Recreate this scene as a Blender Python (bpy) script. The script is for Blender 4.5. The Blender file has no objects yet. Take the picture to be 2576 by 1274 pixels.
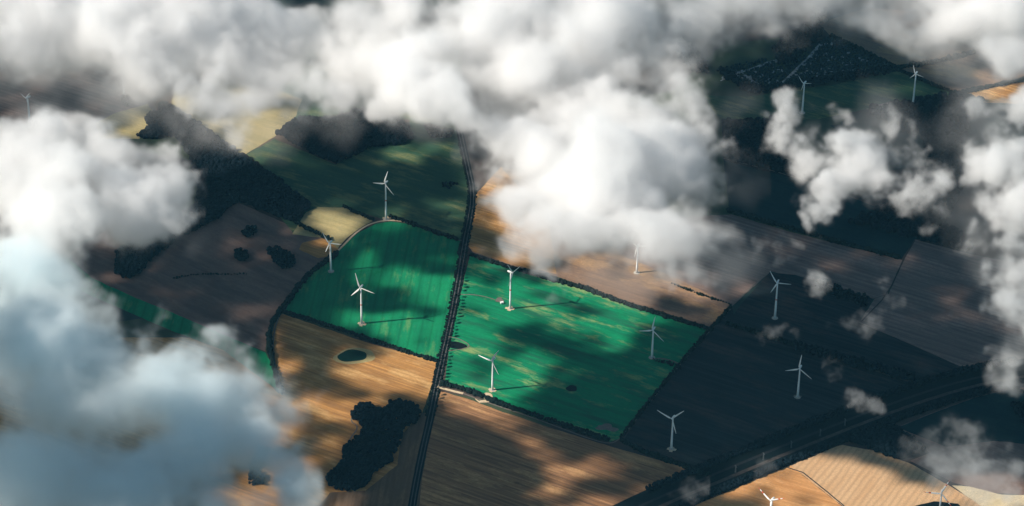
import bpy, math, random, numpy as np
from mathutils import Vector, Matrix
sc = bpy.context.scene
R = math.radians
RNG = np.random.default_rng(11); random.seed(7)

# ------------------------------------------------------------------ camera, sky, sun, exposure
ALT = 4200.0; DEP = R(35.0); ROLL = 0.0155; FPX = 7692.0            # focal length in pixels of a 2576 px wide frame
CAM = Vector((0, -ALT / math.tan(DEP), ALT))
fwd = Vector((0, math.cos(DEP), -math.sin(DEP))); r0 = Vector((1, 0, 0)); u0 = r0.cross(fwd)
rt = r0 * math.cos(ROLL) + u0 * math.sin(ROLL); up = u0 * math.cos(ROLL) - r0 * math.sin(ROLL)
cd = bpy.data.cameras.new('camera'); cam = bpy.data.objects.new('camera', cd); sc.collection.objects.link(cam)
cam.matrix_world = Matrix(((rt.x, up.x, -fwd.x, CAM.x), (rt.y, up.y, -fwd.y, CAM.y), (rt.z, up.z, -fwd.z, CAM.z), (0, 0, 0, 1)))
cd.sensor_width = 36; cd.lens = 36 * FPX / 2576; cd.clip_start = 1; cd.clip_end = 120000
sc.camera = cam

SUN_EL, SUN_AZ = R(35), R(11)                                        # light travels towards +x, a little +y
SDIR = Vector((math.cos(SUN_EL) * math.cos(SUN_AZ), math.cos(SUN_EL) * math.sin(SUN_AZ), -math.sin(SUN_EL)))
w = bpy.data.worlds.new('World'); sc.world = w; w.use_nodes = True
bg = w.node_tree.nodes['Background']; sky = w.node_tree.nodes.new('ShaderNodeTexSky')
sky.sky_type = 'NISHITA'; sky.sun_disc = False; sky.sun_elevation = SUN_EL
sky.sun_rotation = math.atan2(-SDIR.x, -SDIR.y); sky.altitude = 1500
sky.ozone_density = 0.6
tint = w.node_tree.nodes.new('ShaderNodeVectorMath'); tint.operation = 'MULTIPLY'; tint.inputs[1].default_value = (.72, 1.0, .98)
w.node_tree.links.new(sky.outputs[0], tint.inputs[0]); w.node_tree.links.new(tint.outputs[0], bg.inputs[0]); bg.inputs[1].default_value = 0.052
sl = bpy.data.lights.new('sun', 'SUN'); so = bpy.data.objects.new('sun', sl); sc.collection.objects.link(so)
sl.energy = 5.0; sl.angle = R(0.5); sl.color = (1.0, 0.92, 0.82)
so.rotation_euler = SDIR.to_track_quat('-Z', 'Y').to_euler(); so.location = (-3000, 0, 4000)
sc.view_settings.view_transform = 'Standard'; sc.view_settings.look = 'None'
sc.view_settings.exposure = 0.46; sc.view_settings.gamma = 1.0
cy = sc.cycles
cy.volume_bounces = 12; cy.max_bounces = 14; cy.diffuse_bounces = 2; cy.glossy_bounces = 2; cy.transparent_max_bounces = 8
cy.volume_step_rate = 2.0; cy.volume_max_steps = 512
cy.use_adaptive_sampling = True; cy.adaptive_threshold = 0.02; cy.adaptive_min_samples = 24
cy.use_denoising = True; cy.sample_clamp_indirect = 10
sc.render.use_persistent_data = False

# ------------------------------------------------------------------ helpers
def at(x, y, z=0.0):
    """point at height z under / over the photo position (x, y) of the 2576 x 1274 frame"""
    d = fwd * FPX + rt * (x - 1288) + up * (637 - y)
    return CAM + d * ((z - CAM.z) / d.z)
def proj(P):
    """array (...,3) -> photo position"""
    P = np.asarray(P, float) - np.array(CAM)
    dz = P @ np.array(fwd)
    return 1288 + FPX * (P @ np.array(rt)) / dz, 637 - FPX * (P @ np.array(up)) / dz
def link(o): sc.collection.objects.link(o); return o
def tag(o, label=None, cat=None, group=None, kind=None):
    if label: o['label'] = label
    if cat: o['category'] = cat
    if group: o['group'] = group
    if kind: o['kind'] = kind
    return o
def mesh(name, V, F, mat, parent=None, smooth=False):
    me = bpy.data.meshes.new(name)
    V = np.asarray(V, np.float32)
    if isinstance(F, np.ndarray):
        me.vertices.add(len(V)); me.vertices.foreach_set('co', V.ravel())
        n = F.shape[1]; me.loops.add(F.size); me.loops.foreach_set('vertex_index', F.ravel().astype(np.int32))
        me.polygons.add(len(F)); me.polygons.foreach_set('loop_start', np.arange(0, F.size, n, dtype=np.int32))
        me.update(calc_edges=True)
    else:
        me.from_pydata([tuple(map(float, v)) for v in V], [], F); me.update()
    if smooth: me.polygons.foreach_set('use_smooth', [True] * len(me.polygons))
    me.materials.append(mat)
    o = link(bpy.data.objects.new(name, me)); o.parent = parent
    return o
def empty(name, loc=(0, 0, 0), rz=0):
    o = link(bpy.data.objects.new(name, None)); o.location = loc; o.rotation_euler = (0, 0, rz); o.empty_display_size = 1
    return o
def tree_copy(o, parent=None):
    c = o.copy(); sc.collection.objects.link(c); c.parent = parent
    for ch in [x for x in o.children]: tree_copy(ch, c)
    return c

# ------------------------------------------------------------------ materials
def nmat(name):
    m = bpy.data.materials.new(name); m.use_nodes = True
    nt = m.node_tree; b = nt.nodes['Principled BSDF']; b.inputs['Roughness'].default_value = 0.9
    b.inputs['Specular IOR Level'].default_value = 0.1
    return m, nt, b
def mixc(nt, fac, a, b):
    n = nt.nodes.new('ShaderNodeMix'); n.data_type = 'RGBA'
    for s, v in ((n.inputs[0], fac), (n.inputs[6], a), (n.inputs[7], b)):
        if hasattr(v, 'links'): nt.links.new(v, s)
        elif isinstance(v, (int, float)): s.default_value = v
        else: s.default_value = (*v, 1)
    return n.outputs[2]
def noise(nt, sx, sy, ang=0.0, detail=4, rough=0.6, off=0.0, lo=0.35, hi=0.65):
    """noise over world position, blobs sx by sy metres, long axis turned by ang degrees; stretched to 0..1 between lo and hi"""
    N, L = nt.nodes.new, nt.links.new
    g = N('ShaderNodeNewGeometry'); r = N('ShaderNodeVectorRotate'); r.rotation_type = 'Z_AXIS'; r.inputs['Angle'].default_value = R(-ang)
    L(g.outputs['Position'], r.inputs[0])
    mp = N('ShaderNodeMapping'); mp.inputs['Scale'].default_value = (1 / sx, 1 / sy, 1 / min(sx, sy)); mp.inputs['Location'].default_value = (off, off * 1.7, off)
    L(r.outputs[0], mp.inputs[0])
    t = N('ShaderNodeTexNoise'); t.inputs['Scale'].default_value = 1; t.inputs['Detail'].default_value = detail; t.inputs['Roughness'].default_value = rough
    L(mp.outputs[0], t.inputs[0])
    mr = N('ShaderNodeMapRange'); mr.inputs[1].default_value = lo; mr.inputs[2].default_value = hi; L(t.outputs[0], mr.inputs[0])
    return mr.outputs[0]
def wave(nt, period, ang, dist=0.0):
    N, L = nt.nodes.new, nt.links.new
    g = N('ShaderNodeNewGeometry'); r = N('ShaderNodeVectorRotate'); r.rotation_type = 'Z_AXIS'; r.inputs['Angle'].default_value = R(-ang)
    L(g.outputs['Position'], r.inputs[0])
    t = N('ShaderNodeTexWave'); t.bands_direction = 'Y'; t.inputs['Scale'].default_value = 0.314159 / period; t.inputs['Distortion'].default_value = dist
    t.inputs['Detail'].default_value = 2
    L(r.outputs[0], t.inputs[0]); return t.outputs[1]
def mul(nt, a, b):
    n = nt.nodes.new('ShaderNodeMath'); n.operation = 'MULTIPLY'
    for s, v in zip(n.inputs, (a, b)):
        if hasattr(v, 'links'): nt.links.new(v, s)
        else: s.default_value = v
    return n.outputs[0]
def powr(nt, a, p):
    n = nt.nodes.new('ShaderNodeMath'); n.operation = 'POWER'; nt.links.new(a, n.inputs[0]); n.inputs[1].default_value = p; return n.outputs[0]
_k = [0.0]
def field_mat(name, base, streak, ang, patch=None, L=160, W=9, ps=(170, 60), plo=.5, phi=.62, tram=None, dark=None, famt=.7, rows=None):
    """soil or crop: base colour, streaks along the drilling direction, ripe or bare patches, wheel tracks"""
    _k[0] += 7.3
    m, nt, b = nmat(name)
    c = mixc(nt, mul(nt, noise(nt, L, W, ang, 4, .65, _k[0]), famt), base, streak)
    if patch: c = mixc(nt, mul(nt, noise(nt, ps[0], ps[1], ang, 5, .7, _k[0] + 3, plo, phi), .85), c, patch)
    if dark: c = mixc(nt, mul(nt, noise(nt, ps[0] * 1.6, ps[1] * .8, ang, 4, .6, _k[0] + 9, .52, .66), .8), c, dark)
    if rows: c = mixc(nt, mul(nt, powr(nt, wave(nt, rows, ang, 1.5), 2), .45), c, tuple(v * .55 for v in base))
    if tram: c = mixc(nt, mul(nt, powr(nt, wave(nt, tram[0], tram[1], .6), 7), tram[2]), c, tuple(v * .45 for v in base))
    c = mixc(nt, mul(nt, noise(nt, 7, 5, ang, 2, .8, _k[0] + 5, .4, .62), .35), c, tuple(v * .55 for v in base))
    nt.links.new(c, b.inputs['Base Color']); return m
def flat_mat(name, base, var=None, s=6, rough=.9, amt=.7):
    m, nt, b = nmat(name); _k[0] += 3.1
    c = mixc(nt, mul(nt, noise(nt, s, s, 0, 4, .7, _k[0]), amt), base, var or tuple(v * .5 for v in base))
    nt.links.new(c, b.inputs['Base Color']); b.inputs['Roughness'].default_value = rough; return m

AH = -24.0      # direction the hedges and most drill rows run, degrees in plan
def plan_angle(a, b):
    p, q = at(*a), at(*b); return math.degrees(math.atan2(q.y - p.y, q.x - p.x))
AH = plan_angle((1115, 970), (1520, 1105)); AR = plan_angle((1095, 975), (1165, 600)); AL = plan_angle((715, 783), (1000, 875)); AB = plan_angle((1780, 1195), (2440, 935))
M = {}
M['green_l'] = field_mat('young_green_crop', (.009, .279, .114), (.006, .160, .080), AR, (.137, .308, .114), L=200, W=22, ps=(120, 38), plo=.55, phi=.68, tram=(24, AR, .5))
M['green_r'] = field_mat('patchy_green_crop', (.007, .274, .114), (.005, .137, .071), AH, (.308, .388, .148), L=170, W=9, ps=(130, 34), plo=.53, phi=.66, dark=(.023, .097, .063))
M['olive'] = field_mat('olive_pasture', (.06, .12, .062), (.02, .075, .05), AH, (.24, .24, .10), L=260, W=20, ps=(180, 45), plo=.5, phi=.66)
M['straw_y'] = field_mat('pale_straw_field', (.50, .40, .19), (.30, .27, .13), AH, None, L=120, W=12)
M['brown_l'] = field_mat('bare_brown_soil', (.233, .156, .125), (.157, .104, .088), AH - 8, (.116, .083, .075), L=240, W=22, ps=(220, 50))
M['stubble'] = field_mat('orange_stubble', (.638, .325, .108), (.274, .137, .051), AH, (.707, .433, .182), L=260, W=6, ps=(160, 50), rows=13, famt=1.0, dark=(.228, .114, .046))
M['stubble2'] = field_mat('reddish_stubble', (.456, .239, .114), (.137, .074, .043), AH, (.616, .353, .160), L=260, W=7, ps=(190, 45), rows=17, famt=1.0)
M['stub_l'] = field_mat('brown_stubble', (.20, .13, .08), (.12, .08, .055), AR, (.26, .16, .09), L=300, W=7, ps=(180, 45), rows=15)
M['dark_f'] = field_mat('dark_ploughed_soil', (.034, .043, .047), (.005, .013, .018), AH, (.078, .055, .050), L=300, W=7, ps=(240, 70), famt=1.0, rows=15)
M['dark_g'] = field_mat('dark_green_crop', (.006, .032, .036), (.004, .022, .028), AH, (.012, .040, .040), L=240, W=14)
M['brown_r'] = field_mat('brown_soil', (.282, .198, .163), (.148, .107, .094), AH, (.370, .246, .197), L=300, W=7, ps=(260, 80), rows=14, famt=1.0)
M['brown_w'] = field_mat('warm_brown_soil', (.296, .188, .125), (.160, .103, .080), AH, (.456, .274, .137), L=260, W=10, ps=(180, 60))
M['tan'] = field_mat('pale_tan_soil', (.684, .439, .245), (.570, .353, .194), AB + 28, (.593, .353, .182), L=200, W=10, ps=(260, 60), rows=14, famt=.5)
M['orange'] = field_mat('orange_soil', (.684, .353, .142), (.479, .217, .078), AH + 4, (.775, .433, .194), L=220, W=8, ps=(160, 40), famt=.9)
M['cream'] = field_mat('cream_soil', (.72, .58, .38), (.56, .46, .27), AB, None, L=120, W=20)
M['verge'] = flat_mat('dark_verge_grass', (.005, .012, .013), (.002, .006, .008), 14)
M['asphalt'] = flat_mat('worn_asphalt', (.03, .033, .036), (.015, .018, .02), 8)
M['pale_road'] = flat_mat('pale_concrete_road', (.120, .120, .120), (.042, .045, .048), 9)
M['lane'] = flat_mat('pale_dusty_lane', (.55, .55, .52), (.03, .05, .05), 14, amt=1.0)
M['gravel'] = flat_mat('pale_gravel', (.70, .56, .38), (.45, .33, .2), 5)
M['gravel_g'] = flat_mat('grey_gravel', (.22, .19, .16), (.12, .10, .09), 6)
M['ballast'] = flat_mat('brown_ballast', (.085, .068, .06), (.02, .022, .022), 12)
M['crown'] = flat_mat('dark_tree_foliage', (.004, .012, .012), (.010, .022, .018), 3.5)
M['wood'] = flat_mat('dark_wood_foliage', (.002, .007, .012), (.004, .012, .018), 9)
M['garden'] = flat_mat('garden_shrub_foliage', (.008, .022, .028), (.035, .065, .07), 6)
M['bark'] = flat_mat('grey_bark', (.07, .055, .045), None, 1)
M['roofs'] = flat_mat('pale_roof', (.34, .36, .36), (.20, .21, .22), 3)
M['wallw'] = flat_mat('rendered_wall', (.45, .42, .38), None, 2, amt=.2)
def paint(name, c, rough=.4):
    m, nt, b = nmat(name); b.inputs['Roughness'].default_value = rough; b.inputs['Specular IOR Level'].default_value = .4
    nt.links.new(mixc(nt, mul(nt, noise(nt, 2, 9, 90, 3, .6, 2.0), .25), c, tuple(v * .86 for v in c)), b.inputs['Base Color']); return m
M['white'] = paint('turbine_white_paint', (.9, .9, .88)); M['red'] = paint('signal_red_paint', (.62, .09, .045)); M['grey'] = paint('grey_steel', (.12, .13, .13))
M['concrete'] = flat_mat('foundation_concrete', (.5, .46, .4), None, 3, amt=.3)

# ------------------------------------------------------------------ ground and fields
def base_ground():
    m, nt, b = nmat('distant_farmland')
    N, L = nt.nodes.new, nt.links.new
    g = N('ShaderNodeNewGeometry'); mp = N('ShaderNodeMapping'); mp.inputs['Scale'].default_value = (1 / 620, 1 / 420, 0); mp.inputs['Rotation'].default_value = (0, 0, R(22))
    L(g.outputs['Position'], mp.inputs[0]); v = N('ShaderNodeTexVoronoi'); v.distance = 'CHEBYCHEV'; v.inputs['Scale'].default_value = 1; v.inputs['Randomness'].default_value = .8
    L(mp.outputs[0], v.inputs[0]); sp = N('ShaderNodeSeparateColor'); L(v.outputs['Color'], sp.inputs[0])
    cr = N('ShaderNodeValToRGB'); cr.color_ramp.interpolation = 'CONSTANT'
    cols = [(.02, .05, .045), (.09, .065, .055), (.06, .09, .05), (.16, .10, .065), (.035, .03, .032), (.07, .055, .05)]
    while len(cr.color_ramp.elements) < len(cols): cr.color_ramp.elements.new(.5)
    for i, c in enumerate(cols): cr.color_ramp.elements[i].position = i / len(cols); cr.color_ramp.elements[i].color = (*c, 1)
    L(sp.outputs[0], cr.inputs[0])
    c = mixc(nt, mul(nt, noise(nt, 300, 30, AH, 5, .7), .5), cr.outputs[0], (.05, .05, .045)); L(c, b.inputs['Base Color'])
    S = 60000
    o = mesh('ground', [(-S, -S, 0), (S, -S, 0), (S, S, 0), (-S, S, 0)], [(0, 1, 2, 3)], m)
    tag(o, 'flat farmland stretching away under the clouds', 'ground', kind='structure')
base_ground()

def densify(pts, closed, step=14.0, jit=0.9):
    out = []; n = len(pts)
    for i in range(n if closed else n - 1):
        a, b = pts[i], pts[(i + 1) % n]; k = max(1, int((b - a).length / step))
        for j in range(k):
            p = a.lerp(b, j / k)
            if j: p = p + Vector((random.uniform(-jit, jit), random.uniform(-jit, jit), 0))
            out.append(p)
    if not closed: out.append(pts[-1])
    return out
def smooth(px, it=2):
    """Chaikin corner cutting of an open line of photo positions"""
    for _ in range(it):
        q = [px[0]]
        for a, b in zip(px[:-1], px[1:]):
            q += [(a[0] * .75 + b[0] * .25, a[1] * .75 + b[1] * .25), (a[0] * .25 + b[0] * .75, a[1] * .25 + b[1] * .75)]
        px = q + [px[-1]]
    return px
def field(px, mat, z, label, name='field', cat='field', jit=.9):
    pts = densify([at(*p) for p in px], True, jit=jit)
    c = sum(pts, Vector()) / len(pts)
    V = [(p.x, p.y, z) for p in pts] + [(p.x, p.y, -.05) for p in pts]; n = len(pts)
    o = mesh(name, V, [tuple(range(n))] + [(i, i + n, (i + 1) % n + n, (i + 1) % n) for i in range(n)], M[mat])
    return tag(o, label, cat, kind='structure')
def strip(px, width, mat, z, name, label, cat, sm=0, kind='structure', step=18, jit=.4, taper=None):
    pts = densify([at(*p) for p in (smooth(px, sm) if sm else px)], False, step, jit)
    V, F = [], []
    for i, p in enumerate(pts):
        d = (pts[min(i + 1, len(pts) - 1)] - pts[max(i - 1, 0)]).normalized(); s = Vector((-d.y, d.x, 0))
        wd = width if taper is None else width + (taper - width) * i / (len(pts) - 1)
        for k in (-.5, .5):
            q = p + s * wd * k; V.append((q.x, q.y, z))
        if i: F.append((2 * i - 2, 2 * i, 2 * i + 1, 2 * i - 1))
    o = mesh(name, V, F, M[mat]); return tag(o, label, cat, kind=kind)

FIELDS = [
 # far left and top
 ([(-60, 180), (60, 130), (300, 180), (370, 225), (410, 300), (350, 300), (200, 320), (-60, 330)], 'brown_r', .30, 'brown field half hidden by cloud at the top left corner'),
 ([(290, 285), (372, 262), (395, 300), (350, 350), (250, 350), (240, 310)], 'straw_y', .42, 'small pale yellow field above the puffy left cloud'),
 ([(440, 230), (560, 180), (760, 250), (740, 305), (690, 345), (612, 392), (520, 335), (430, 265)], 'straw_y', .36, 'yellow field beyond the long dark wood'),
 ([(640, 100), (1160, 100), (1165, 360), (1035, 345), (1030, 300), (740, 300), (700, 250)], 'olive', .28, 'dull green field behind the square dark wood'),
 ([(612, 395), (690, 350), (845, 415), (960, 330), (1162, 340), (1170, 400), (1188, 470), (1188, 520), (1165, 607), (1095, 583), (1010, 548), (965, 553), (865, 520), (740, 590), (700, 540), (780, 520)], 'olive', .34, 'broad olive pasture around the farthest lit turbine'),
 ([(735, 590), (770, 535), (800, 522), (868, 523), (940, 555), (905, 575), (872, 600), (850, 625), (815, 600)], 'straw_y', .5, 'small straw yellow field above the curved track'),
 ([(600, 510), (700, 555), (820, 603), (852, 622), (848, 640), (800, 668), (745, 722), (700, 778), (672, 835), (668, 885), (560, 842), (430, 790), (330, 745), (230, 700), (170, 640), (300, 560), (480, 570)], 'brown_l', .32, 'bare brown field dotted with three dark groves'),
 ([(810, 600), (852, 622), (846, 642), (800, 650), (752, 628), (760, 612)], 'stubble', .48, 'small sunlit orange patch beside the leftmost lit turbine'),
 ([(170, 650), (230, 700), (330, 745), (440, 790), (560, 842), (668, 888), (690, 930), (703, 985), (640, 940), (560, 880), (430, 832), (230, 745), (120, 690)], 'green_l', .4, 'narrow green strip running under the lower left cloud'),
 ([(715, 786), (745, 733), (790, 680), (830, 646), (868, 615), (900, 588), (945, 564), (985, 558), (1035, 566), (1100, 586), (1163, 609), (1155, 680), (1138, 770), (1122, 840), (1104, 908), (1000, 876), (905, 842), (800, 806)], 'green_l', .44, 'bright green field with wheel tracks, between the curved hedge and the road'),
 ([(1182, 643), (1235, 660), (1300, 680), (1400, 706), (1480, 728), (1560, 760), (1670, 795), (1782, 830), (1740, 880), (1702, 925), (1660, 980), (1600, 1058), (1560, 1103), (1535, 1112), (1500, 1100), (1400, 1068), (1250, 1018), (1180, 987), (1118, 968), (1130, 880), (1152, 770)], 'green_r', .44, 'large patchy green field holding four turbines'),
 ([(710, 790), (820, 828), (910, 858), (1000, 884), (1098, 910), (1085, 975), (1062, 1040), (1050, 1120), (1030, 1330), (-60, 1330), (-60, 950), (300, 850), (520, 850), (640, 930), (703, 992), (692, 930), (675, 860), (684, 815)], 'stubble', .36, 'orange stubble field around the green pond'),
 ([(1060, 1040), (1078, 1040), (1050, 1330), (760, 1330), (830, 1240), (920, 1235), (1000, 1170), (1010, 1095)], 'stub_l', .46, 'brown stubble between the black grove and the road'),
 ([(1110, 985), (1180, 1005), (1250, 1032), (1400, 1082), (1550, 1128), (1680, 1165), (1782, 1195), (1600, 1330), (1040, 1330), (1075, 1130), (1092, 1030)], 'stubble2', .36, 'reddish stubble field below the large green field'),
 ([(1188, 500), (1260, 420), (1480, 480), (1560, 640), (1700, 700), (1842, 770), (1785, 822), (1670, 787), (1560, 752), (1400, 696), (1300, 672), (1190, 636), (1172, 612)], 'brown_w', .34, 'warm brown field behind the large green field'),
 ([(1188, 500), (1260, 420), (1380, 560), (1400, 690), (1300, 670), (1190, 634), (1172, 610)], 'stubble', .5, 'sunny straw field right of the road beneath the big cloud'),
 ([(1470, 560), (1840, 540), (1990, 585), (2270, 655), (2232, 740), (2196, 752), (1940, 683), (1842, 770), (1700, 712), (1560, 655)], 'brown_r', .3, 'long brown field under the ragged edge of the big cloud'),
 ([(2302, 603), (2440, 640), (2700, 690), (2700, 910), (2576, 915), (2446, 935), (2300, 870), (2162, 812), (2200, 752), (2236, 740), (2272, 655)], 'brown_r', .44, 'big brown ploughed field at the right side'),
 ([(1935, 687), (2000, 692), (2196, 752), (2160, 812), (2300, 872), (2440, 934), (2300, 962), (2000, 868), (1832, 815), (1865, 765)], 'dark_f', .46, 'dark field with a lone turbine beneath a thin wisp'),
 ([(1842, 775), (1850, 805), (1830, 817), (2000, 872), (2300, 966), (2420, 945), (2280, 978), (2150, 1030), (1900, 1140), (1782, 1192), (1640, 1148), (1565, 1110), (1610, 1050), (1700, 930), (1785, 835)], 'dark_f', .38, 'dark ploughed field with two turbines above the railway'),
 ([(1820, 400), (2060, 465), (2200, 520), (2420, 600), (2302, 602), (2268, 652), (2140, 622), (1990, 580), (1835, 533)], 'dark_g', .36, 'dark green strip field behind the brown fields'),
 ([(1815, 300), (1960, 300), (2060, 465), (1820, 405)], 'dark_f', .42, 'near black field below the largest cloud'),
 ([(1770, 240), (1880, 244), (2100, 214), (2258, 180), (2320, 205), (2405, 238), (2180, 275), (2060, 300), (1840, 305), (1800, 290)], 'olive', .34, 'dull olive field below the garden colony'),
 ([(2060, 60), (2180, 20), (2700, 60), (2700, 200), (2420, 240), (2330, 200), (2262, 172), (2090, 92)], 'brown_w', .3, 'hazy reddish brown field at the top right'),
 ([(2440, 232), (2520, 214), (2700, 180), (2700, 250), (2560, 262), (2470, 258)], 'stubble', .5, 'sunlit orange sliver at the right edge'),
 ([(2120, 1120), (2225, 1140), (2300, 1172), (2400, 1230), (2480, 1280), (2560, 1330), (2190, 1330), (2090, 1250), (1987, 1170), (2050, 1138)], 'tan', .44, 'pale tan field below the railway'),
 ([(1987, 1171), (2090, 1252), (2190, 1330), (1560, 1330), (1700, 1272), (1870, 1200)], 'orange', .4, 'orange field in the lower right with slanting rows'),
 ([(2395, 1222), (2440, 1225), (2520, 1245), (2700, 1250), (2700, 1400), (2560, 1400), (2480, 1282)], 'cream', .5, 'bleached cream patch in the lower right corner'),
 ([(2252, 1078), (2330, 1045), (2440, 1005), (2545, 975), (2700, 930), (2700, 1255), (2500, 1240), (2400, 1215), (2290, 1160), (2340, 1140), (2290, 1105)], 'brown_l', .4, 'dull brown field in the lower right under drifting cloud'),
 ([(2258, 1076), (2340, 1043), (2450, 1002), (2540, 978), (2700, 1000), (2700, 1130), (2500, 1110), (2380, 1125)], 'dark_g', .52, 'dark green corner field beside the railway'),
]
for f in FIELDS: field(*f)

# hollows and small features in the fields
def oval(cx, cy, rx, ry, tilt=0, n=36, wob=.06):
    out = []
    for i in range(n):
        a = 2 * math.pi * i / n; k = 1 + wob * math.sin(3 * a + cx) + wob * .6 * math.sin(5 * a + cy)
        x, y = rx * k * math.cos(a), ry * k * math.sin(a); t = R(tilt)
        out.append((cx + x * math.cos(t) - y * math.sin(t), cy + x * math.sin(t) + y * math.cos(t)))
    return out
M['pond'] = flat_mat('weedy_pond', (.006, .040, .026), (.003, .022, .02), 9)
field(oval(886, 896, 37, 15, -4), 'pond', .62, 'dark green weedy pond in the orange stubble', 'pond', 'pond', .3)
field(oval(892, 897, 52, 20, -4), 'straw_y', .55, 'mown ring around the weedy pond', 'pond_margin', 'ground', .3)
field(oval(1438, 978, 14, 8), 'verge', .6, 'small dark hollow in the large green field', 'hollow', 'hollow', .3)
field(oval(1527, 1077, 27, 8, 8, wob=.25), 'gravel_g', .62, 'grey scraped patch at the green field corner', 'bare_patch', 'bare ground', .8)
field(oval(1146, 869, 28, 9, 8), 'verge', .6, 'dark wet hollow bulging from the road verge', 'hollow', 'hollow', .3)
field([(2300, 1274), (2350, 1262), (2410, 1268), (2440, 1300), (2330, 1310)], 'verge', .62, 'dark scrub patch at the cream corner', 'scrub_patch', 'ground')

# railway / trunk road corridor
RAIL = [(1560, 1310), (1660, 1262), (1780, 1212), (2020, 1112), (2270, 1015), (2440, 962), (2576, 938), (2750, 905)]
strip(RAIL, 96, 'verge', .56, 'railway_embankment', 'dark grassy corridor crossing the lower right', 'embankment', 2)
def offset(px, m):
    P = [at(*p) for p in px]; out = []
    for i, p in enumerate(P):
        d = (P[min(i + 1, len(P) - 1)] - P[max(i - 1, 0)]).normalized()
        q = p + Vector((-d.y, d.x, 0)) * m; a, b = proj(np.array(q)); out.append((float(a), float(b)))
    return out
strip(offset(RAIL, -14), 9, 'ballast', .70, 'railway_track', 'brown ballast bed in the dark corridor', 'railway', 2)
strip(offset(RAIL, 12), 7, 'asphalt', .70, 'road', 'dark asphalt road along the corridor', 'road', 2)
strip(offset(RAIL, -50), 2.5, 'ballast', .74, 'path', 'pale field path skirting the corridor', 'path', 2)
# main road with avenue
ROAD = [(1150, 300), (1164, 365), (1176, 420), (1189, 478), (1186, 530), (1170, 605), (1158, 680), (1146, 750), (1130, 830), (1112, 910), (1096, 985), (1082, 1055), (1062, 1140), (1044, 1230), (1026, 1340)]
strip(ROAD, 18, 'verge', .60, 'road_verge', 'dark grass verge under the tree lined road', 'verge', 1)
strip(offset(ROAD, 3.8), 2.4, 'pale_road', .74, 'road', 'left lane of the tree lined road', 'road', 1)
strip(offset(ROAD, -3.8), 2.4, 'pale_road', .76, 'road', 'right lane of the tree lined road', 'road', 1)
# farm tracks
TR = [
 ([(850, 632), (870, 612), (893, 588), (925, 566), (965, 555), (1010, 556), (1060, 570)], 5, 'gravel', 'pale curved track above the bright green field', 2),
 ([(1058, 571), (1100, 585), (1162, 608)], 3, 'gravel_g', 'thin track along the hedge to the road', 1),
 ([(1100, 974), (1135, 984), (1165, 991)], 7, 'gravel', 'pale track mouth leaving the road at the junction', 1),
 ([(1165, 991), (1205, 1006), (1250, 1022), (1330, 1048), (1400, 1074)], 3, 'gravel_g', 'pale track between hedge and reddish stubble', 1),
 ([(1400, 1074), (1480, 1104), (1530, 1118), (1556, 1110), (1590, 1070), (1650, 994), (1700, 930), (1770, 850), (1838, 778)], 3, 'gravel_g', 'thin grey track along the right hedge of the green field', 2),
 ([(1640, 905), (1660, 902), (1690, 908), (1710, 918)], 4, 'gravel_g', 'short grey spur to the middle right turbine', 1),
 ([(1150, 742), (1190, 742), (1225, 748), (1262, 762)], 2.5, 'gravel_g', 'faint track to the white hut', 2),
 ([(705, 790), (690, 830), (686, 880), (700, 960), (712, 992)], 3, 'gravel_g', 'thin track along the foot of the curved hedge', 2),
 ([(1127, 848), (1150, 852), (1176, 864), (1182, 874), (1160, 880), (1128, 884)], 2.5, 'gravel_g', 'pale rim track round the wet hollow', 2),
 ([(1842, 770), (1865, 745), (1935, 686)], 2.5, 'gravel_g', 'thin track past the dark field corner', 1),
 ([(2302, 604), (2272, 655), (2236, 738), (2165, 812)], 3, 'ballast', 'brown track dividing the two brown fields', 1),
 ([(960, 1025), (900, 1030), (878, 1060), (905, 1075), (875, 1110), (880, 1150)], 3, 'gravel_g', 'pale headland line around the black grove', 2),
 ([(1885, 1190), (1990, 1166), (2110, 1262), (2140, 1290)], 3, 'ballast', 'brown boundary line between orange and tan fields', 1),
 ([(2205, 268), (2250, 258), (2292, 262)], 9, 'gravel_g', 'grey hardstanding strip at the far right turbine', 0),
 ([(2290, 262), (2230, 270), (2180, 276)], 3, 'gravel_g', 'narrow access way to the far right turbine', 0),
 ([(1820, 400), (1940, 430), (2070, 468)], 2.5, 'gravel_g', 'thin pale line across the dark fields', 0),
 ([(2405, 238), (2440, 232), (2520, 214), (2700, 178)], 6, 'verge', 'dark lane at the right edge', 0),
]
for i, (p, wd, mt, lb, s) in enumerate(TR): strip(p, wd, mt, .80 + .03 * i, 'track', lb, 'track', s)
def ring(cx, cy, r, wd, z):
    strip([(cx + r * math.cos(a), cy + r * .62 * math.sin(a)) for a in np.linspace(0, 2 * math.pi, 15)], wd, 'gravel', z, 'gravel_yard', 'round gravel turning yard below the lower turbine', 'gravel yard', 1, jit=.2)
field(oval(1226, 997, 12.5, 7.5, 0, 24, .04), 'gravel', 1.42, 'round gravel turning yard below the lower turbine', 'gravel_yard', 'gravel yard', .2)
field([(1195, 1004), (1205, 1010), (1222, 1007), (1230, 1006), (1236, 996), (1240, 998), (1232, 1012), (1224, 1014), (1206, 1014)], 'gravel', 1.5, 'forked gravel apron joining yard and track', 'gravel_apron', 'gravel apron', .2)
field(oval(1257, 756, 10, 6, 10, 20, .15), 'gravel_g', 1.3, 'trampled earth patch behind the white hut', 'bare_patch', 'bare ground', .3)

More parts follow.
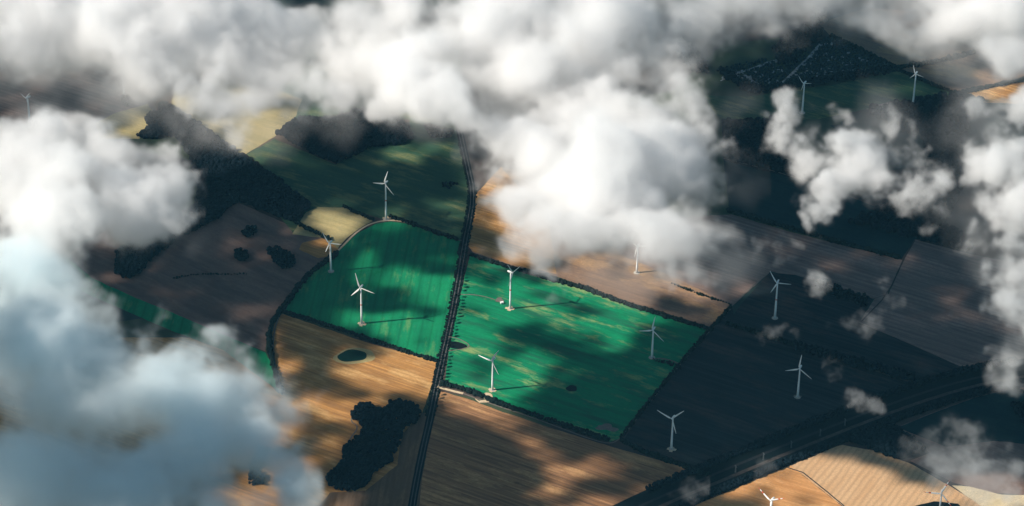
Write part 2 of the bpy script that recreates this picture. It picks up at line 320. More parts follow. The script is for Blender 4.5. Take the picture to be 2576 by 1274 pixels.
# ------------------------------------------------------------------ vegetation
def ico(sub):
    import bmesh
    bm = bmesh.new(); bmesh.ops.create_icosphere(bm, subdivisions=sub, radius=1)
    V = np.array([v.co[:] for v in bm.verts]); F = np.array([[v.index for v in f.verts] for f in bm.faces]); bm.free(); return V, F
IV2, IF2 = ico(2); IV3, IF3 = ico(3)
def lump(V, amp, seed):
    r = np.random.default_rng(seed); d = np.zeros(len(V))
    for _ in range(7):
        k = r.normal(size=3) * r.uniform(1.5, 5); d += np.sin(V @ k + r.uniform(0, 6)) / 3
    return V * (1 + amp * d[:, None] + r.normal(0, amp * .35, (len(V), 1)))
LUMP2 = [lump(IV2, .2, s) for s in range(10)]
def crowns(P, rad, hs=1.05):
    """many irregular crowns, centres P (n,3), radii rad (n) -> verts, tris"""
    Vs, Fs = [], []; n0 = 0
    for p, r in zip(P, rad):
        a = RNG.uniform(0, 6.28); c, s = math.cos(a), math.sin(a)
        L = LUMP2[RNG.integers(10)] * (r * RNG.uniform(.85, 1.15), r * RNG.uniform(.85, 1.15), r * hs)
        Vs.append(np.stack([L[:, 0] * c - L[:, 1] * s, L[:, 0] * s + L[:, 1] * c, L[:, 2]], 1) + p); Fs.append(IF2 + n0); n0 += len(L)
    return np.concatenate(Vs), np.concatenate(Fs)
def inside(px, py, poly):
    c = np.zeros(px.shape, bool); n = len(poly)
    for i in range(n):
        (x1, y1), (x2, y2) = poly[i], poly[(i + 1) % n]
        if y1 == y2: continue
        t = ((y1 > py) != (y2 > py)) & (px < (x2 - x1) * (py - y1) / (y2 - y1) + x1); c ^= t
    return c
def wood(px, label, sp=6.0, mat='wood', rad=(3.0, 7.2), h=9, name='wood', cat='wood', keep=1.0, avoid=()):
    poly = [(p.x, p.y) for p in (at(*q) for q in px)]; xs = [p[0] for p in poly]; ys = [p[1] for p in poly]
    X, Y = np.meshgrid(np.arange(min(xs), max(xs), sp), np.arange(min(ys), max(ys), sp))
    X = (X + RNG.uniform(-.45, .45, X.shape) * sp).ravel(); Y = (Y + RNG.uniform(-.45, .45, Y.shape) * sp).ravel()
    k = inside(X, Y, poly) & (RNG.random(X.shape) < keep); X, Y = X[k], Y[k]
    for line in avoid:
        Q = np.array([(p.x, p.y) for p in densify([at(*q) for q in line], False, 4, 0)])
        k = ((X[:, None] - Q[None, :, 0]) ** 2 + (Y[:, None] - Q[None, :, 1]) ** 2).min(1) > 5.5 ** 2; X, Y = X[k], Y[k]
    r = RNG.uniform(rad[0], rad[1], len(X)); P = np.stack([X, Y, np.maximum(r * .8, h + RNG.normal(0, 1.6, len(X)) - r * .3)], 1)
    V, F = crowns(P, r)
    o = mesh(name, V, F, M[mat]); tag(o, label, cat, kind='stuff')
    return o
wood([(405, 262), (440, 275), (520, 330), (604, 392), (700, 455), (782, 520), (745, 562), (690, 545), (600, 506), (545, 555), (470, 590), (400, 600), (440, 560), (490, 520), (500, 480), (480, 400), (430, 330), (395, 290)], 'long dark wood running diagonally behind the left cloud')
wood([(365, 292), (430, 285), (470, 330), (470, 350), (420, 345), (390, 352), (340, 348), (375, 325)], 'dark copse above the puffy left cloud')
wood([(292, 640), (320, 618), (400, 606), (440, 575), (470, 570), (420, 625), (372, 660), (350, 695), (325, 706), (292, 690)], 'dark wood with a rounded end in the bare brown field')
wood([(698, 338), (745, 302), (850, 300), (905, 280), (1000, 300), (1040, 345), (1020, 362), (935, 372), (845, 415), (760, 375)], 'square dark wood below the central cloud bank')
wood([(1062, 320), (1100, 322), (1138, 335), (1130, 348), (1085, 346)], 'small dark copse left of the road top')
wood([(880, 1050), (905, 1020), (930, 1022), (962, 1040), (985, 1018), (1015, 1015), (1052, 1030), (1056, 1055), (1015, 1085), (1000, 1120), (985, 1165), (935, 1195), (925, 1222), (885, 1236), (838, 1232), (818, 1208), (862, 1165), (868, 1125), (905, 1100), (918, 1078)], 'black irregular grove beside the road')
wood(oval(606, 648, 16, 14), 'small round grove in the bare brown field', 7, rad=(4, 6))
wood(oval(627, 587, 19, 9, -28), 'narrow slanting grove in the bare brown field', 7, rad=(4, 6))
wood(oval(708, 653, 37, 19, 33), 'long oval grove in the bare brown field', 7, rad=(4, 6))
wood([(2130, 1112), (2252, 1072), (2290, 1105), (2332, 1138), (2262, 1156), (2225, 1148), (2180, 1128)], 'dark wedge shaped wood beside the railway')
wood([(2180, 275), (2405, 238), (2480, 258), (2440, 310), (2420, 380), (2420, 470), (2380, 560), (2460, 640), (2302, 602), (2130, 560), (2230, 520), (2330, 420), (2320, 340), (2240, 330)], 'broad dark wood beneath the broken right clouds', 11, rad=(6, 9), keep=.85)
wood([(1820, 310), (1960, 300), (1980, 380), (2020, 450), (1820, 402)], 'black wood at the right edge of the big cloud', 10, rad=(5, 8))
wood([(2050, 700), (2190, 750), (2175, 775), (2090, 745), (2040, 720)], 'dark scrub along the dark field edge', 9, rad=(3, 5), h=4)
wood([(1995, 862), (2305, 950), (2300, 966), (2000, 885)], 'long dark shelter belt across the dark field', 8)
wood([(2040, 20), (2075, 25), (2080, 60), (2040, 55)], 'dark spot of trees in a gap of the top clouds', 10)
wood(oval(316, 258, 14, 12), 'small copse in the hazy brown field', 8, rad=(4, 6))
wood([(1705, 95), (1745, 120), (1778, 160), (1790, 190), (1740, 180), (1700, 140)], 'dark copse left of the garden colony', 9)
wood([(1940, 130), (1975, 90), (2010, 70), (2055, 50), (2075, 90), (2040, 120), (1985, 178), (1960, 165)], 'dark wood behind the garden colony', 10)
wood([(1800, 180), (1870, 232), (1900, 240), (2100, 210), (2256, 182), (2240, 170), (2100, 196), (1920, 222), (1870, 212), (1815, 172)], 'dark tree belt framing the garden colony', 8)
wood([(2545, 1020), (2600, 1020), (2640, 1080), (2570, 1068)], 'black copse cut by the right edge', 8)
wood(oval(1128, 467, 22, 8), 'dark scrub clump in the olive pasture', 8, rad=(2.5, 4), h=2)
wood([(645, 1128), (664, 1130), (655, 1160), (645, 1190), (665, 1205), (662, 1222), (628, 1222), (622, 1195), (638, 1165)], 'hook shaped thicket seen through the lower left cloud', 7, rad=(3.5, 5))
# garden colony: shrubs as stuff, cabins one by one
LANES = [[(2062, 112), (2030, 150), (1990, 188), (1965, 212)], [(1812, 205), (1870, 182), (1930, 158), (1960, 150)], [(1868, 186), (1905, 212), (1925, 224)], [(1990, 190), (2120, 180), (2230, 172)], [(1925, 228), (1950, 205)]]
wood([(1800, 178), (1850, 165), (1925, 150), (1960, 168), (1985, 178), (2040, 125), (2078, 92), (2150, 122), (2246, 172), (2100, 200), (1920, 226), (1868, 216)], 'dense dark hedges and fruit trees of the garden colony', 6.5, 'garden', (2.2, 4.2), 2.6, 'garden_shrubbery', 'shrubbery', .8, LANES[:3])
for i, p in enumerate(LANES):
    strip(p, 6 if i == 0 else 4, 'lane', 1.5 + .05 * i, 'lane', ['long straight pale lane through the garden colony', 'pale lane along the back of the garden colony', 'short slanting lane at the left of the garden colony', 'lane through the right half of the garden colony', 'short lane stub at the front of the garden colony'][i], 'lane')
def cabin_proto(w_, d_, h_, name='garden_cabin'):
    e = empty(name)
    x, y = w_ / 2, d_ / 2
    V = [(-x, -y, 0), (x, -y, 0), (x, y, 0), (-x, y, 0), (-x, -y, h_), (x, -y, h_), (x, y, h_), (-x, y, h_), (-x, 0, h_ + 1.4), (x, 0, h_ + 1.4)]
    mesh('wall', V, [(0, 1, 5, 4), (1, 2, 6, 9, 5), (2, 3, 7, 6), (3, 0, 4, 8, 7), (0, 3, 2, 1)], M['wallw'], e)
    a, t = .4, .15
    V = [(-x - a, -y - a, h_ - .25), (x + a, -y - a, h_ - .25), (x + a, 0, h_ + 1.48), (-x - a, 0, h_ + 1.48), (x + a, y + a, h_ - .25), (-x - a, y + a, h_ - .25)]
    V2 = V + [(p[0], p[1], p[2] + t) for p in V]
    mesh('roof', V2, [(0, 3, 2, 1), (3, 5, 4, 2), (6, 7, 8, 9), (9, 8, 10, 11), (0, 1, 7, 6), (4, 5, 11, 10), (1, 2, 8, 7), (2, 4, 10, 8), (3, 0, 6, 9), (5, 3, 9, 11)], M['roofs'], e)
    mesh('door', [(-.5, -y - .04, .05), (.5, -y - .04, .05), (.5, -y - .04, 2.0), (-.5, -y - .04, 2.0)], [(0, 1, 2, 3)], M['bark'], e)
    return e
cabP = [cabin_proto(7, 5, 2.4), cabin_proto(9, 5.5, 2.6)]
spots = []
def row(a, b, n, jx=3): 
    for i in range(n):
        t = (i + random.uniform(.2, .8)) / n; spots.append((a[0] + (b[0] - a[0]) * t + random.uniform(-jx, jx), a[1] + (b[1] - a[1]) * t + random.uniform(-1.5, 1.5)))
row((2066, 116), (1972, 212), 18, 3); row((1815, 200), (1955, 155), 14); row((1872, 190), (1922, 226), 8)
poly = [(1830, 185), (1940, 165), (2000, 190), (2078, 105), (2210, 168), (2060, 195), (1900, 215)]
while len(spots) < 100:
    p = (random.uniform(1830, 2210), random.uniform(100, 215))
    if inside(np.array([p[0]]), np.array([p[1]]), poly)[0]: spots.append(p)
for i, (x, y) in enumerate(spots):
    o = cabP[i] if i < 2 else tree_copy(cabP[i % 2])
    p = at(x, y); o.location = (p.x, p.y, .3); o.rotation_euler = (0, 0, R(random.choice((AR, AR + 90)) + random.uniform(-8, 8)))
    tag(o, 'small pale roofed cabin among dark trees of the triangular garden colony', 'cabin', 'cabins of the garden colony')

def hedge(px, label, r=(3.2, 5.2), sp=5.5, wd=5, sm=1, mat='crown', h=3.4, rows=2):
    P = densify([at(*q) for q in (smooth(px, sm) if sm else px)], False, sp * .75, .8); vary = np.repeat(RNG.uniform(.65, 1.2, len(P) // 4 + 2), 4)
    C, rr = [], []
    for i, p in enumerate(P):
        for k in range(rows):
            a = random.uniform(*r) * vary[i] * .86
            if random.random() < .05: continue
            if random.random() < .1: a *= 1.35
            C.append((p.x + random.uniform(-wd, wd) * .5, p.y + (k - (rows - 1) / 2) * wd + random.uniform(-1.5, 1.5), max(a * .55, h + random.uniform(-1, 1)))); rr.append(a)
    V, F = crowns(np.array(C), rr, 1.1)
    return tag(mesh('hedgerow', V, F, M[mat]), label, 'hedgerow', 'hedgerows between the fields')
HEDGES = [
 ([(848, 640), (800, 672), (765, 705), (735, 745), (705, 785), (682, 820), (675, 860), (684, 905), (698, 960), (708, 990)], 'tall curved hedgerow between brown field and bright green field', (4, 6), 3),
 ([(712, 787), (800, 812), (905, 848), (1000, 880), (1098, 910)], 'straight hedgerow between the bright green field and the pond field', (3.2, 4.6), 2),
 ([(982, 547), (1040, 566), (1100, 588), (1155, 606)], 'thick short hedgerow above the bright green field', (3.6, 5), 2),
 ([(862, 520), (900, 538), (940, 554)], 'short hedgerow in front of the straw yellow field', (3, 4.2), 2),
 ([(745, 562), (790, 585), (830, 605)], 'dark hedgerow from the long wood to the leftmost lit turbine', (3.5, 5), 2),
 ([(1182, 643), (1240, 662), (1300, 680), (1400, 708), (1480, 730), (1560, 762), (1670, 796), (1782, 830)], 'long hedgerow at the back of the large green field', (3.8, 5.6), 2),
 ([(1112, 966), (1180, 985), (1250, 1016), (1330, 1042)], 'hedgerow of trees near the road junction at the front of the green field', (4, 6), 2),
 ([(1330, 1042), (1400, 1066), (1480, 1094), (1530, 1108)], 'hedgerow at the front right of the large green field', (4, 6), 2),
 ([(1838, 774), (1785, 832), (1740, 882), (1700, 930), (1650, 990), (1600, 1054), (1560, 1104)], 'straight hedgerow down the right side of the large green field', (3, 4.4), 2),
 ([(1565, 1112), (1640, 1148), (1782, 1196)], 'dark hedgerow between dark soil and reddish stubble', (4, 6), 2),
 ([(1830, 816), (1920, 845), (2000, 870)], 'dark hedgerow from the field corner towards the shelter belt', (4, 6), 2),
 ([(1690, 715), (1760, 742), (1840, 768)], 'thin hedgerow in the brown field below the big cloud', (2.5, 3.6), 1),
 ([(1835, 533), (1920, 558), (1990, 578), (2140, 620), (2260, 650)], 'dark hedgerow behind the long brown field', (4, 6), 2),
 ([(2262, 172), (2320, 164), (2390, 150), (2450, 134)], 'dark hedgerow reaching into the top right cloud', (4, 6.5), 2),
 ([(2262, 178), (2320, 205), (2405, 238), (2440, 246)], 'hedgerow sloping right from the garden colony tip', (3.5, 5), 2),
 ([(2400, 240), (2460, 226), (2530, 212), (2620, 196)], 'dark hedgerow above the orange sliver', (4, 6), 2),
 ([(2090, 92), (2170, 130), (2260, 176)], 'hedgerow along the upper side of the garden colony', (4, 6), 2),
 ([(2545, 975), (2600, 1000), (2660, 1020)], 'short hedgerow at the right edge below the railway', (3, 5), 2),
 ([(1645, 907), (1690, 917), (1712, 928)], 'low dark scrub strip at the middle right turbine', (2.2, 3.4), 2),
 ([(440, 700), (500, 690), (570, 692), (620, 690)], 'low broken hedgerow across the bare brown field', (1.8, 3), 1),
]
for px, lb, r_, rw in HEDGES: hedge(px, lb, r_, rows=rw, h=r_[0])
# corridor edges, both sides
for off, a, b, lb in ((44, 2, 7, 'tree belt on the upper side of the railway'), (-40, 1, 7, 'tree belt on the lower side of the railway')):
    hedge(offset(RAIL, off)[a - 1:b], lb, (3.5, 6), sp=6, wd=7, rows=3, mat='wood', h=4)

# avenue trees, one by one
def avenue_tree(name='avenue_tree', seed=0):
    rg = np.random.default_rng(seed); e = empty(name)
    # tapered trunk with three limbs
    V, F = [], []
    def limb(a, b, ra, rb, n=6):
        a, b = np.array(a, float), np.array(b, float); d = b - a; d /= np.linalg.norm(d); s = np.cross(d, (.3, 1, .2)); s /= np.linalg.norm(s); t = np.cross(d, s); k = len(V)
        for c, r in ((a, ra), (b, rb)):
            for i in range(n):
                q = 2 * math.pi * i / n; V.append(c + (s * math.cos(q) + t * math.sin(q)) * r)
        for i in range(n): j = (i + 1) % n; F.append((k + i, k + j, k + n + j, k + n + i))
    limb((0, 0, 0), (0, .1, 3.6), .38, .26); limb((0, .1, 3.4), (1.5, .4, 6.4), .2, .09); limb((0, .1, 3.4), (-1.3, -.8, 6.6), .2, .08); limb((0, .1, 3.5), (.1, .9, 8), .2, .07)
    mesh('trunk', V, F, M['bark'], e)
    # crown of leaf clumps: a loose shell and many small leaf faces
    C = [(0, 0, 7.2)] + [(rg.uniform(-2.1, 2.1), rg.uniform(-2.1, 2.1), rg.uniform(4.6, 9.6)) for _ in range(9)]
    rr = [2.2] + list(rg.uniform(1.1, 2.0, 9)); V1, F1 = crowns(np.array(C), rr)
    n = 500; d = rg.normal(size=(n, 3)); d /= np.linalg.norm(d, axis=1)[:, None]; ci = rg.integers(0, 10, n)
    c = np.array(C)[ci] + d * np.array(rr)[ci][:, None] * rg.uniform(.85, 1.3, (n, 1)); A = rg.normal(size=(n, 3)) * .34; B = rg.normal(size=(n, 3)) * .34
    V2 = np.stack([c - A, c + A, c + B], 1).reshape(-1, 3); F2 = np.arange(3 * n).reshape(n, 3) + len(V1)
    mesh('crown', np.concatenate([V1, V2]), np.concatenate([F1, F2]), M['crown'], e)
    return e
protoT = [avenue_tree(seed=s) for s in (1, 2, 3)]; used = 0
def along(px, step):
    P = [at(*q) for q in px]; out = []; acc = 0
    for a, b in zip(P[:-1], P[1:]):
        L = (b - a).length; d = (b - a) / L
        while acc < L: out.append((a + d * acc, d)); acc += step
        acc -= L
    return out
for side, step, px in ((-9.5, 9.5, ROAD[1:12]), (0.3, 14, ROAD[4:11]), (9.5, 13, ROAD[3:12])):
    for p, d in along(smooth(px, 1), step):
        if random.random() < .08: continue
        q = p + Vector((-d.y, d.x, 0)) * (side + random.uniform(-1, 1)); x, y = proj(np.array(q))
        o = protoT[used] if used < 3 else tree_copy(protoT[random.randrange(3)])
        used += 1; s = random.uniform(.6, 1.1) * (.75 if side == .3 else 1)
        o.location = (q.x, q.y, .5); o.scale = (s, s, s * random.uniform(.9, 1.2)); o.rotation_euler = (0, 0, random.uniform(0, 6.28))
        where = {-9.5: 'on the right verge', .3: 'between the lanes', 9.5: 'on the left verge'}[side]
        seg = 'by the olive pasture' if y < 605 else 'by the bright green field' if y < 905 else 'by the pond field'
        tag(o, f'dark roadside tree {where} of the road {seg}', 'tree', 'trees lining the road')

# ------------------------------------------------------------------ wind turbines
def loft(rings, cap=True):
    V, F = [], []; n = len(rings[0])
    for r in rings: V += [tuple(p) for p in r]
    for k in range(len(rings) - 1):
        for i in range(n):
            j = (i + 1) % n; F.append((k * n + i, k * n + j, (k + 1) * n + j, (k + 1) * n + i))
    if cap: F.append(tuple(range(n))[::-1]); F.append(tuple(range((len(rings) - 1) * n, len(rings) * n)))
    return V, F
def circ(r, z, n=20): return [(r * math.cos(2 * math.pi * i / n), r * math.sin(2 * math.pi * i / n), z) for i in range(n)]
def blade_mesh(Rb, name, parent, striped):
    """blade along +Z of its own object, flat to the rotor plane (x), thin along y; tip bends a little downwind"""
    def seg(z0, z1, nm, mt, par):
        zs = np.linspace(z0, z1, 3 if z1 - z0 < .2 else 9); rings = []
        for t in zs:
            root = max(0, 1 - t / .12); ch = (4.6 * (1 - t) ** .75 + .9) * (1 - root) + 2.3 * root; ch *= Rb / 45
            if t < .3: ch *= .62 + .38 * min(1, t / .2)
            th = ch * (.16 * (1 - root) + .5 * root + .05); bend = 2.2 * t * t; tw = R(16) * (1 - t)
            ring = []
            for i in range(10):
                a = 2 * math.pi * i / 10; x = ch * .5 * math.cos(a) - ch * .18; y = th * .5 * math.sin(a) * (1 - .35 * math.cos(a))
                ring.append((x * math.cos(tw) - y * math.sin(tw), x * math.sin(tw) + y * math.cos(tw) + bend, 1.2 + t * (Rb - 1.2)))
            rings.append(ring)
        V, F = loft(rings); return mesh(nm, V, F, M[mt], par, True)
    if not striped: return seg(0, 1, name, 'white', parent)
    b = seg(0, .55, name, 'white', parent)
    for z0, z1, mt, lb in ((.5502, .70, 'red', 'red blade stripe'), (.7002, .85, 'white', 'white blade stripe'), (.8502, 1, 'red', 'red blade tip')):
        s = seg(z0, z1, 'blade_tip' if z1 == 1 else 'blade_stripe', mt, b); s['label'] = lb
    return b
def turbine(base, hub, psi, th, Rpx, label, band=False, striped=False, H=None, pad=None, flip=False, name='wind_turbine'):
    k = 2576 / 2880.0
    B = at(base[0] * k, base[1] * k)
    if H is None:                                                    # hub height from its place over the base
        lo, hi = 40., 220.
        for _ in range(40):
            mid = (lo + hi) / 2; hi, lo = (mid, lo) if proj((B.x, B.y, mid))[1] < hub[1] * k else (hi, mid)
        H = mid
    dist = (B - CAM).length; Rb = Rpx * k * dist / FPX
    e = empty(name, (B.x, B.y, .3)); tag(e, label, 'wind turbine', 'wind turbines standing over the fields')
    H -= 1.0
    bz = H * .52 if band else None
    mesh('foundation', *loft([circ(7.5, 0, 24), circ(7.5, .5, 24), circ(3.4, 1.2, 24)]), M['concrete'], e)
    rad = lambda z: 2.75 - 1.25 * z / H
    mesh('tower', *loft([circ(rad(z), z + 1.2 if z == 0 else z) for z in (0, H * .25, H * .5, H * .75, H - 1.6)]), M['white'], e, True)
    if band: mesh('marker_band', *loft([circ(rad(bz) + .12, bz - 1.5), circ(rad(bz) + .12, bz + 1.5)]), M['red'], e)['label'] = 'red band around the tower'
    mesh('door', [(-.6, -rad(3) - .06, 1.5), (.6, -rad(3) - .06, 1.5), (.6, -rad(3) - .06, 3.8), (-.6, -rad(3) - .06, 3.8)], [(0, 1, 2, 3)], M['grey'], e)
    # nacelle, local -y is the rotor side
    yaw = R(psi); T = Matrix.Translation((0, 0, H)) @ Matrix.Rotation(yaw, 4, 'Z') @ Matrix.Rotation(R(4), 4, 'X').inverted()
    def rr(y, wd, ht, zc):                                           # rounded box ring across y
        out = []
        for i in range(16):
            a = 2 * math.pi * i / 16; c, s = math.cos(a), math.sin(a)
            out.append((math.copysign(abs(c) ** .5, c) * wd, y, zc + math.copysign(abs(s) ** .5, s) * ht))
        return out
    V, F = loft([rr(-3.4, 1.5, 1.5, 0), rr(-2.6, 1.95, 1.95, 0), rr(4.5, 2.0, 2.1, .1), rr(8.6, 1.6, 1.6, .35), rr(9.4, .8, .8, .5)])
    n = mesh('nacelle', V, F, M['white'], e, True); n.matrix_local = T
    V, F = loft([[(p[0], -7.6 + q, p[1]) for p in [(r_ * math.cos(2 * math.pi * i / 16), r_ * math.sin(2 * math.pi * i / 16)) for i in range(16)]] for q, r_ in ((0, .25), (.5, 1.1), (1.4, 1.7), (2.6, 1.95), (3.9, 1.9))])
    hb = mesh('hub', V, F, M['white'], e, True); hb.matrix_local = T
    for i in range(3):
        a = R(th + 120 * i); b = blade_mesh(Rb, 'blade', e, striped)
        b.matrix_local = T @ Matrix.Translation((0, -5.4, 0)) @ Matrix.Rotation(math.pi / 2 - a, 4, 'Y')
    if pad:
        cx, cy, sx, sy, rot, mt, lb = pad
        pts = [(-1, -.35), (-.45, -.4), (-.4, -1), (.3, -.9), (.4, -.4), (1, -.3), (.95, .35), (.35, .4), (.4, 1), (-.3, .95), (-.4, .35), (-1, .3)]
        cr, sr = math.cos(R(rot)), math.sin(R(rot))
        field([(cx * k + (u * cr * sx - v * sr * sx), cy * k + (u * sr + v * cr) * sy) for u, v in pts], mt, 1.15, lb, 'gravel_pad', 'gravel pad', .3)
    return e
G, GG = 'gravel', 'gravel_g'
turbine((1086, 618), (1086.7, 513.3), -32, 78, 42.5, 'white turbine with a red tower band at the top end of the bright green field', True, pad=(1088, 615, 11, 5, 10, G, 'sandy pad at the farthest lit turbine'))
turbine((931, 764), (929.6, 681.6), -24, 9, 37, 'slim white turbine by the curved hedge, beside the small orange patch')
turbine((1017.3, 911), (1016.8, 806.6), -24, 111, 45.2, 'white turbine with red tower band standing inside the bright green field', True, pad=(1018, 912, 11, 6.5, 20, G, 'sandy pad at the turbine in the bright green field'))
turbine((1435, 869), (1438.5, 765), 56, 117, 40, 'red banded turbine turned sideways, its nacelle pointing left, next to the white hut', True, pad=(1434, 869, 12, 6, 15, G, 'sandy pad near the white hut'))
turbine((1385, 1098), (1385.7, 1011), -34, 63, 47, 'white turbine above the round gravel yard near the road junction', pad=(1385, 1098, 10.5, 6, 30, G, 'sandy pad above the round gravel yard'))
turbine((1833.5, 1006.6), (1837.4, 925.3), -28, 84, 45.7, 'white turbine in the shaded right end of the large green field')
turbine((1888, 1263.7), (1893.4, 1174.2), -28, 48, 49.8, 'white turbine with a V of raised blades, front left of the dark ploughed field', pad=(1889, 1265, 12, 6.5, 15, G, 'sandy pad at the front of the dark field'))
turbine((2179.3, 895.5), (2187.8, 792.9), -20, 6, 39.9, 'red banded turbine alone in the dark field beneath a thin wisp', True)
turbine((2243.2, 1117.4), (2249.5, 1033.5), -24, 87, 45.2, 'white turbine in the middle of the dark ploughed field above the railway', pad=(2243, 1116, 10, 5.5, 15, GG, 'grey pad at the turbine in the dark ploughed field'))
turbine((2163, 1510), (2167.7, 1404.6), -36, 33, 49, 'turbine with red striped blade tips over the orange field at the bottom edge', striped=True)
turbine((2636, 1490), (2643.6, 1383.6), -16, 69, 50, 'turbine with red striped blade tips over the tan field at the bottom edge', striped=True)
turbine((2566.5, 301.9), (2575.7, 205.5), -28, 111, 25, 'small distant turbine below the top right clouds beside the grey hardstanding')
turbine((2256, 318), (2258.3, 232.7), -30, 17, 24, 'distant turbine in front of the dark garden colony, its foot in cloud')
turbine((84, 345), (82.7, 273.7), -44, 54, 26, 'faint turbine veiled by haze at the far left')
turbine((1791, 768), (1793, 690), -28, 20, 40, 'turbine with its head swallowed by the big central cloud')
turbine((350, 268), (351, 196), -28, 95, 24, 'faint turbine veiled by cloud near the top left brown field')
# hut
def hut():
    p = at(1262.5, 764); e = empty('transformer_hut', (p.x, p.y, 1.4), R(20)); tag(e, 'small white flat roofed hut by the sideways turbine', 'hut')
    def box(n, x, y, z0, z1, m_): return mesh(n, [(-x, -y, z0), (x, -y, z0), (x, y, z0), (-x, y, z0), (-x, -y, z1), (x, -y, z1), (x, y, z1), (-x, y, z1)], [(3, 2, 1, 0), (4, 5, 6, 7), (0, 1, 5, 4), (1, 2, 6, 5), (2, 3, 7, 6), (3, 0, 4, 7)], m_, e)
    box('wall', 3.4, 2.4, -1, 2.8, M['white']); box('roof', 3.8, 2.8, 2.803, 3.2, M['white'])
    mesh('door', [(-.7, -2.44, -.6), (.7, -2.44, -.6), (.7, -2.44, 1.6), (-.7, -2.44, 1.6)], [(0, 1, 2, 3)], M['grey'], e)
hut()
# masts along the railway
def mast():
    e = empty('overhead_line_mast'); V, F = [], []
    def bar(a, b, t=.16):
        a, b = Vector(a), Vector(b); d = (b - a).normalized(); s = d.cross(Vector((.1, 1, .3))).normalized() * t; u = d.cross(s).normalized() * t; k = len(V)
        for c in (a, b): V.extend([tuple(c + s + u), tuple(c + s - u), tuple(c - s - u), tuple(c - s + u)])
        F.extend([(k + i, k + (i + 1) % 4, k + 4 + (i + 1) % 4, k + 4 + i) for i in range(4)] + [(k + 3, k + 2, k + 1, k), (k + 4, k + 5, k + 6, k + 7)])
    for x, y in ((-1, -1), (1, -1), (1, 1), (-1, 1)): bar((x * 1.2, y * 1.2, 0), (x * .35, y * .35, 20))
    for z in range(0, 20, 4):
        q = 1.2 - .85 * z / 20; q2 = 1.2 - .85 * (z + 4) / 20
        for (x, y), (x2, y2) in (((-1, -1), (1, -1)), ((1, -1), (1, 1)), ((1, 1), (-1, 1)), ((-1, 1), (-1, -1))): bar((x * q, y * q, z), (x2 * q2, y2 * q2, z + 4), .08)
    mesh('lattice_post', V, F, M['grey'], e); V, F = [], []
    bar((-4.5, 0, 17), (4.5, 0, 17)); bar((-4.5, 0, 17), (0, 0, 20), .1); bar((4.5, 0, 17), (0, 0, 20), .1)
    mesh('crossarm', V, F, M['grey'], e); return e
mp_ = mast()
for i, (x, y, lb) in enumerate([(1990, 1128, 'third'), (2063, 1098, 'fourth'), (2125, 1072, 'fifth'), (2220, 1034, 'sixth'), (1920, 1158, 'second'), (1850, 1190, 'first')]):
    o = mp_ if i == 0 else tree_copy(mp_); p = at(x, y); o.location = (p.x, p.y, .5); o.rotation_euler = (0, 0, R(AB + 90))
    tag(o, f'slender grey lattice mast in the railway corridor, {lb} from the bottom end', 'mast', 'masts along the railway')

# ------------------------------------------------------------------ clouds: real volumes, about 1.5 km up
def fbm(shape, step, cells, seed, gain=.55):
    """smooth value noise, about -1..1; cells = size of the coarsest lumps in metres, halved each octave"""
    rg = np.random.default_rng(seed); out = np.zeros(shape, np.float32); amp = 1.0; tot = 0
    c = cells
    while c >= step * 1.6:
        g = [int(n * step / c) + 3 for n in shape]; a = rg.uniform(-1, 1, g).astype(np.float32)
        for ax in range(3):
            t = np.arange(shape[ax]) * step / c + rg.uniform(0, 1); i = t.astype(int); i = np.minimum(i, g[ax] - 2); f = (t - i).astype(np.float32); f = f * f * (3 - 2 * f)
            s = [1, 1, 1]; s[ax] = -1; f = f.reshape(s); a = np.take(a, i, ax) * (1 - f) + np.take(a, i + 1, ax) * f
        out += a * amp; tot += amp * amp; amp *= gain; c /= 2.03
    return out / math.sqrt(tot) * 1.7
def cloud_mat(name, col=(1, 1, 1), aniso=0.15):
    m = bpy.data.materials.new(name); m.use_nodes = True; nt = m.node_tree; nt.nodes.clear()
    o = nt.nodes.new('ShaderNodeOutputMaterial'); v = nt.nodes.new('ShaderNodeVolumePrincipled')
    v.inputs['Color'].default_value = (*col, 1); v.inputs['Density'].default_value = 1.0; v.inputs['Anisotropy'].default_value = aniso
    nt.links.new(v.outputs[0], o.inputs['Volume']); return m
CM = cloud_mat('cloud_vapour'); DM = cloud_mat('shade_deck_vapour', (.3, .31, .33), .3)  # second vapour darkened so the added shade deck scatters less light down
